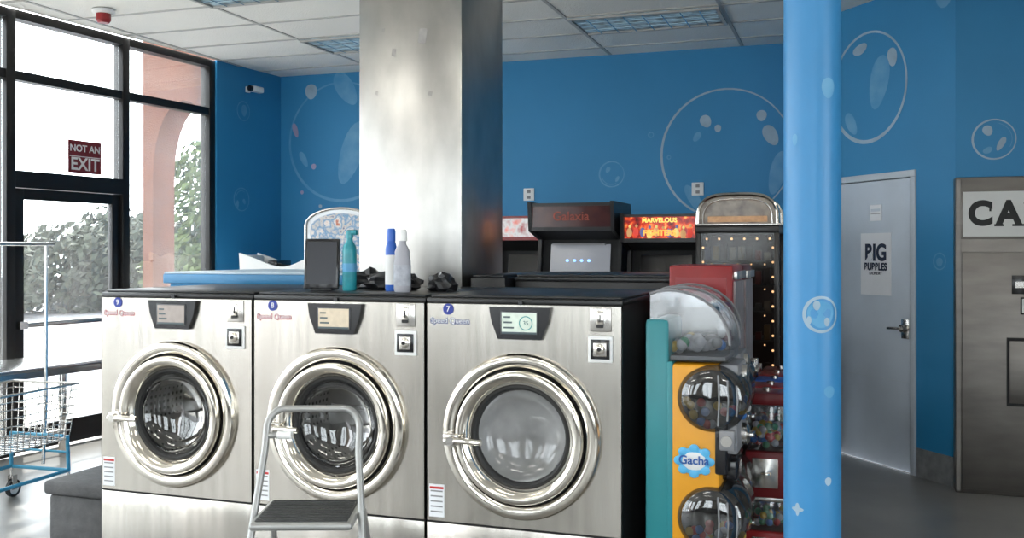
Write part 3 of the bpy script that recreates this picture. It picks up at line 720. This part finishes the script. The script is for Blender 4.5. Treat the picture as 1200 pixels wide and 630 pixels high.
b.box(.08,w-.08,.004,.02,h0+.075,h0+.115,mat('arch_glow',(.35,.22,.12),.4,emit=(.9,.5,.25),es=.25,noise=.6,nscale=25),.004)
b.build('claw_machine',(-1.03,6.88,0))
# pinball machine
b=B(); w=.68; art=artmat('pinball_art',[(.03,.05,.15),(.5,.45,.4),(.08,.2,.35),(.6,.55,.5),(.35,.1,.05)],14,.15)
b.prism([(-1.25,.70),(-1.25,.92),(0,1.12),(.0,.70)],.03,w-.03,art); b.prism([(-1.27,.90),(-1.27,.95),(0,1.16),(.0,1.10)],.0,.03,chrome2); b.prism([(-1.27,.90),(-1.27,.95),(0,1.16),(.0,1.10)],w-.03,w,chrome2)
for xx in (.05,w-.05):
    for yy in (-1.22,-.05): b.cyl((xx,yy,0),(xx,yy,.9),.022,chrome2)
pr=[(0,1.12)]
for i in range(13):
    a=pi-pi*i/12; pr.append((w/2+w/2*cos(a), 1.80+.15*sin(a)))
pr+= [(w,1.12)]
b.prismxz(pr,.0,.24,lgrey)
pr3=[(w/2+(p[0]-w/2)*.86, 1.16+(p[1]-1.12)*.90) for p in pr]; b.prismxz(pr3,-.008,0,art)
b.tube([(p[0],-.005,p[1]) for p in pr],.012,chrome2,8)
b.build('pinball_machine',(-4.56,7.62,0))
# kiddie ride
b=B(); hull=[]
for i in range(17):
    t=i/16; x=-.42+.84*t
    zt=1.45+.11*abs(2*t-1)**2.2+.02*math.sin(t*9); hull.append((x,zt))
low=[(.40,1.15),(.28,.95),(-.28,.95),(-.40,1.15)]
for (y0,y1) in ((0,.04),(.36,.40)): b.prismxz(hull+low,y0,y1,white)
b.box(-.36,.36,.04,.36,.95,1.05,white,.02); b.box(-.40,-.34,.04,.36,1.05,1.54,white,.02); b.box(.30,.36,.04,.36,1.05,1.47,white,.02); b.box(-.1,.2,.06,.34,1.05,1.18,redm,.02)
b.cyl((0,.2,.35),(0,.2,.96),.10,blackm); b.box(-.4,.4,-.05,.45,0,.35,redm,.03)
b.box(-.15,-.05,.05,.35,1.42,1.49,blackp,.01)
b.build('kiddie_ride',(-5.10,8.05,0),.1)
def outlet(x,z):
    b=B(); b.box(-.055,.055,-.008,0,-.06,.06,white,.004)
    for zz in (-.028,.028): b.box(-.018,.018,-.010,-.008,zz-.014,zz+.014,grey,.003)
    b.build('wall_outlet',(x,9.15,z))
outlet(-2.99,2.13); outlet(-1.353,2.15)
b=B(); b.box(-.03,.03,-.02,0,-.03,.03,white,.005); b.tube([(0,-.02,0),(0,-.08,.01),(.0,-.12,-.01)],.008,white); b.box(-.10,.06,-.17,-.10,-.04,.02,white,.015); b.cyl((-.10,-.135,-.01),(-.13,-.135,-.01),.028,blackp)
b.build('security_camera',(A[0]-.0913*.55,A[1]-.9958*.55,3.22),LW)
# ------------------------------------------------------------------ folding table along window
b=B(); 
b.box(-5.6,-2.92,-.80,-.14,.74,.77,chrome2,.006); b.box(-5.6,-2.92,-.80,-.785,.70,.745,chrome2)
for xx in (-2.98,-4.25,-5.5):
    for yy in (-.77,-.18): b.box(xx-.022,xx+.022,yy-.022,yy+.022,0,.74,chrome2,.004)
b.box(-5.5,-2.98,-.20,-.17,.15,.18,chrome2)
b.build('folding_table',(A[0],A[1],0),LW)
# ------------------------------------------------------------------ laundry cart
b=B(); L,Wd=.76,.50; cw=chrome2; cf=mat('cart_blue_frame',(.05,.30,.48),.35,noise=.1,nscale=8)
def bz(k): return (.74-.34*k)
def rect(k): 
    s=1-.12*k; z=bz(k); return [(-Wd/2*s,-L/2*s,z),(Wd/2*s,-L/2*s,z),(Wd/2*s,L/2*s,z),(-Wd/2*s,L/2*s,z)]
for k in (0,.12,.25,.4,.55,.7,.85,1): b.tube(rect(k),.008 if k==0 else .0032,cw,6,closed=True)
T0,T1=rect(0),rect(1)
def lerp(a,c,t): return tuple(a[i]+(c[i]-a[i])*t for i in range(3))
for e in range(4):
    n=14 if e%2 else 10
    for i in range(n+1):
        b.tube([lerp(T0[e],T0[(e+1)%4],i/n),lerp(T1[e],T1[(e+1)%4],i/n)],.0026,cw,5)
for i in range(1,10): b.tube([lerp(T1[0],T1[1],i/10),lerp(T1[3],T1[2],i/10)],.0026,cw,5)
for i in range(1,14): b.tube([lerp(T1[1],T1[2],i/14),lerp(T1[0],T1[3],i/14)],.0026,cw,5)
fz=.20
fr_=[(-.22,-.33,fz),(.22,-.33,fz),(.22,.33,fz),(-.22,.33,fz)]
b.tube(fr_,.012,cf,8,closed=True)
for p in fr_:
    b.tube([p,(p[0]*.98,p[1]*.98,.42)],.012,cf,8)
    b.tube([(p[0],p[1],fz),(p[0],p[1],.13)],.010,chrome2,8)
    for dx in (-.018,.018): b.box(p[0]+dx-.002,p[0]+dx+.002,p[1]-.012,p[1]+.03,.05,.14,chrome2)
    MX=Matrix.Translation((p[0],p[1]+.015,.056)) @ Matrix.Rotation(pi/2,4,'Y')
    b.lathe([(.001,-.014),(.035,-.014),(.040,-.010),(.040,.010),(.035,.014),(.001,.014)],white,MX,24)
    b.lathe([(.040,-.014),(.055,-.012),(.056,0),(.055,.012),(.040,.014)],rubber,MX,24)
b.tube([(-.2,-.30,.42),(.2,-.30,.42)],.01,cf,8); b.tube([(-.2,.30,.42),(.2,.30,.42)],.01,cf,8)
for sy in (-1,1): b.tube([(0,sy*.36,.22),(0,sy*.385,.6),(0,sy*.385,1.62)],.011,chrome2,8)
b.tube([(0,-.45,1.62),(0,.45,1.62)],.012,chrome2,8); b.tube([(-.18,.385,.30),(.18,.385,.30)],.008,cf,6)
b.build('laundry_cart',(-4.86,4.60,0),.05)
# ------------------------------------------------------------------ outside
b=B(); b.box(-60,-6.5,-30,45,-.2,-.12,asphalt); b.build('street_ground')
b=B(); b.box(-11,.1,.16,.0+3.2,-.12,-.02,sidewalk); o=b.build('sidewalk',(A[0],A[1],0),LW)
b=B(); b.box(-6.4,20,-12,-3.3,-.2,-.12,asphalt); b.box(4.3,20,-3.3,7,-.2,-.12,asphalt); b.build('parking_lot_ground')
b=B(); pr=[(-6.0,-.02),(-6.0,4.2),(-7.78,4.2),(-7.78,-.02),(-7.64,-.02),(-7.64,2.4)]
n=14
for i in range(n+1):
    a=pi-pi*i/n; pr.append((-7.22+.42*cos(a), 2.45+.85*sin(a)))
pr+=[(-6.80,-.02)]
b.prismxz(pr,9.40,9.78,coral); b.build('coral_archway')
def foliage(name,clumps,n,size,m,trunks=(),seed=1):
    random.seed(seed); b=B(); vs=[];fs=[]
    for i in range(n):
        c=random.choice(clumps); 
        while True:
            p=Vector((random.uniform(-1,1),random.uniform(-1,1),random.uniform(-1,1)))
            if .35<p.length<1: break
        q=Vector((c[0]+p.x*c[3],c[1]+p.y*c[4],max(c[2]+p.z*c[5],-.1)))
        s=size*random.uniform(.5,1.3)
        a=Vector((random.gauss(0,1),random.gauss(0,1),random.gauss(0,1))).normalized(); d=a.orthogonal().normalized(); e=a.cross(d)
        k=len(vs); vs+=[q-d*s,q+e*s*.5,q+d*s,q-e*s*.5]; fs.append([k,k+1,k+2,k+3])
    b.add(vs,fs,m)
    for t in trunks: b.cyl(t[0],t[1],t[2],barkm,t[2]*.6,10)
    return b.build(name,rec=False)
cl=[];tk=[]
random.seed(11)
for i in range(26):
    yy=4+i*1.5; xx=-20-random.uniform(0,4)-(0 if i<15 else 1); hh=random.uniform(2.0,3.0)
    cl.append((xx,yy,hh*.45,1.6,1.5,hh*.62)); tk.append(((xx,yy,-.12),(xx,yy,hh*.6),.12))
foliage('tree_row',cl,48000,.15,leafm,tk,5)
foliage('street_tree',[(-10.6,14.3,2.6,.55,.6,.9),(-10.3,14.7,1.7,.4,.5,.6),(-10.8,13.9,1.2,.6,.6,.7)],2600,.09,leafm2,[((-10.6,14.3,-.12),(-10.6,14.3,3.0),.06)],8)
b=B(); cb=mat('car_blue_paint',(.03,.14,.35),.3)
b.prismxz([(-2.1,.3),(-2.1,.75),(-1.3,.85),(-.8,1.38),(.7,1.40),(1.3,.9),(2.1,.8),(2.1,.3)],-.85,.85,cb)
b.prismxz([(-1.15,.88),(-.75,1.30),(.62,1.32),(1.10,.90)],-.86,.86,blackp)
for xx in (-1.3,1.3):
    for yy in (-.8,.8): b.lathe([(.001,-.1),(.2,-.1),(.32,-.1),(.32,.1),(.2,.1),(.001,.1)],rubber,YF(xx,yy,.32),24)
b.build('parked_car',(-15.5,9.2,-.12),1.5)
# ------------------------------------------------------------------ light
W=bpy.data.worlds.new('sky'); S.world=W; W.use_nodes=True; nt=W.node_tree
bg=nt.nodes['Background']; bg.inputs[0].default_value=(.92,.96,1,1); bg.inputs[1].default_value=6.6
sd=bpy.data.lights.new('sun','SUN'); sd.energy=13; sd.angle=radians(.8); sd.color=(1,.95,.88); so=bpy.data.objects.new('sun',sd); COL.objects.link(so)
dv=Vector((.55,-.55,-1.0)); so.rotation_euler=dv.to_track_quat('-Z','Y').to_euler(); so.location=(-15,15,20)
def portal(name,loc,w,h,nrm):
    l=bpy.data.lights.new(name,'AREA'); l.shape='RECTANGLE'; l.size=w; l.size_y=h
    l.cycles.is_portal=True
    o=bpy.data.objects.new(name,l); COL.objects.link(o); o.location=loc; o.rotation_euler=Vector(nrm).to_track_quat('-Z','Z').to_euler()
mid=-6.2; portal('window_portal_side',(A[0]+.0913*mid-.9958*.2,A[1]+.9958*mid+.0913*.2,1.75),10.3,3.4,(.9958,-.0913,0))
portal('window_portal_front',(-2.3,FV-.2,1.9),8.4,2.7,(0,1,0))
portal('window_portal_right',(4.2,0,1.75),5.0,3.0,(-1,0,0))
S.view_settings.view_transform='Standard'; S.view_settings.look='None'; S.view_settings.exposure=.42
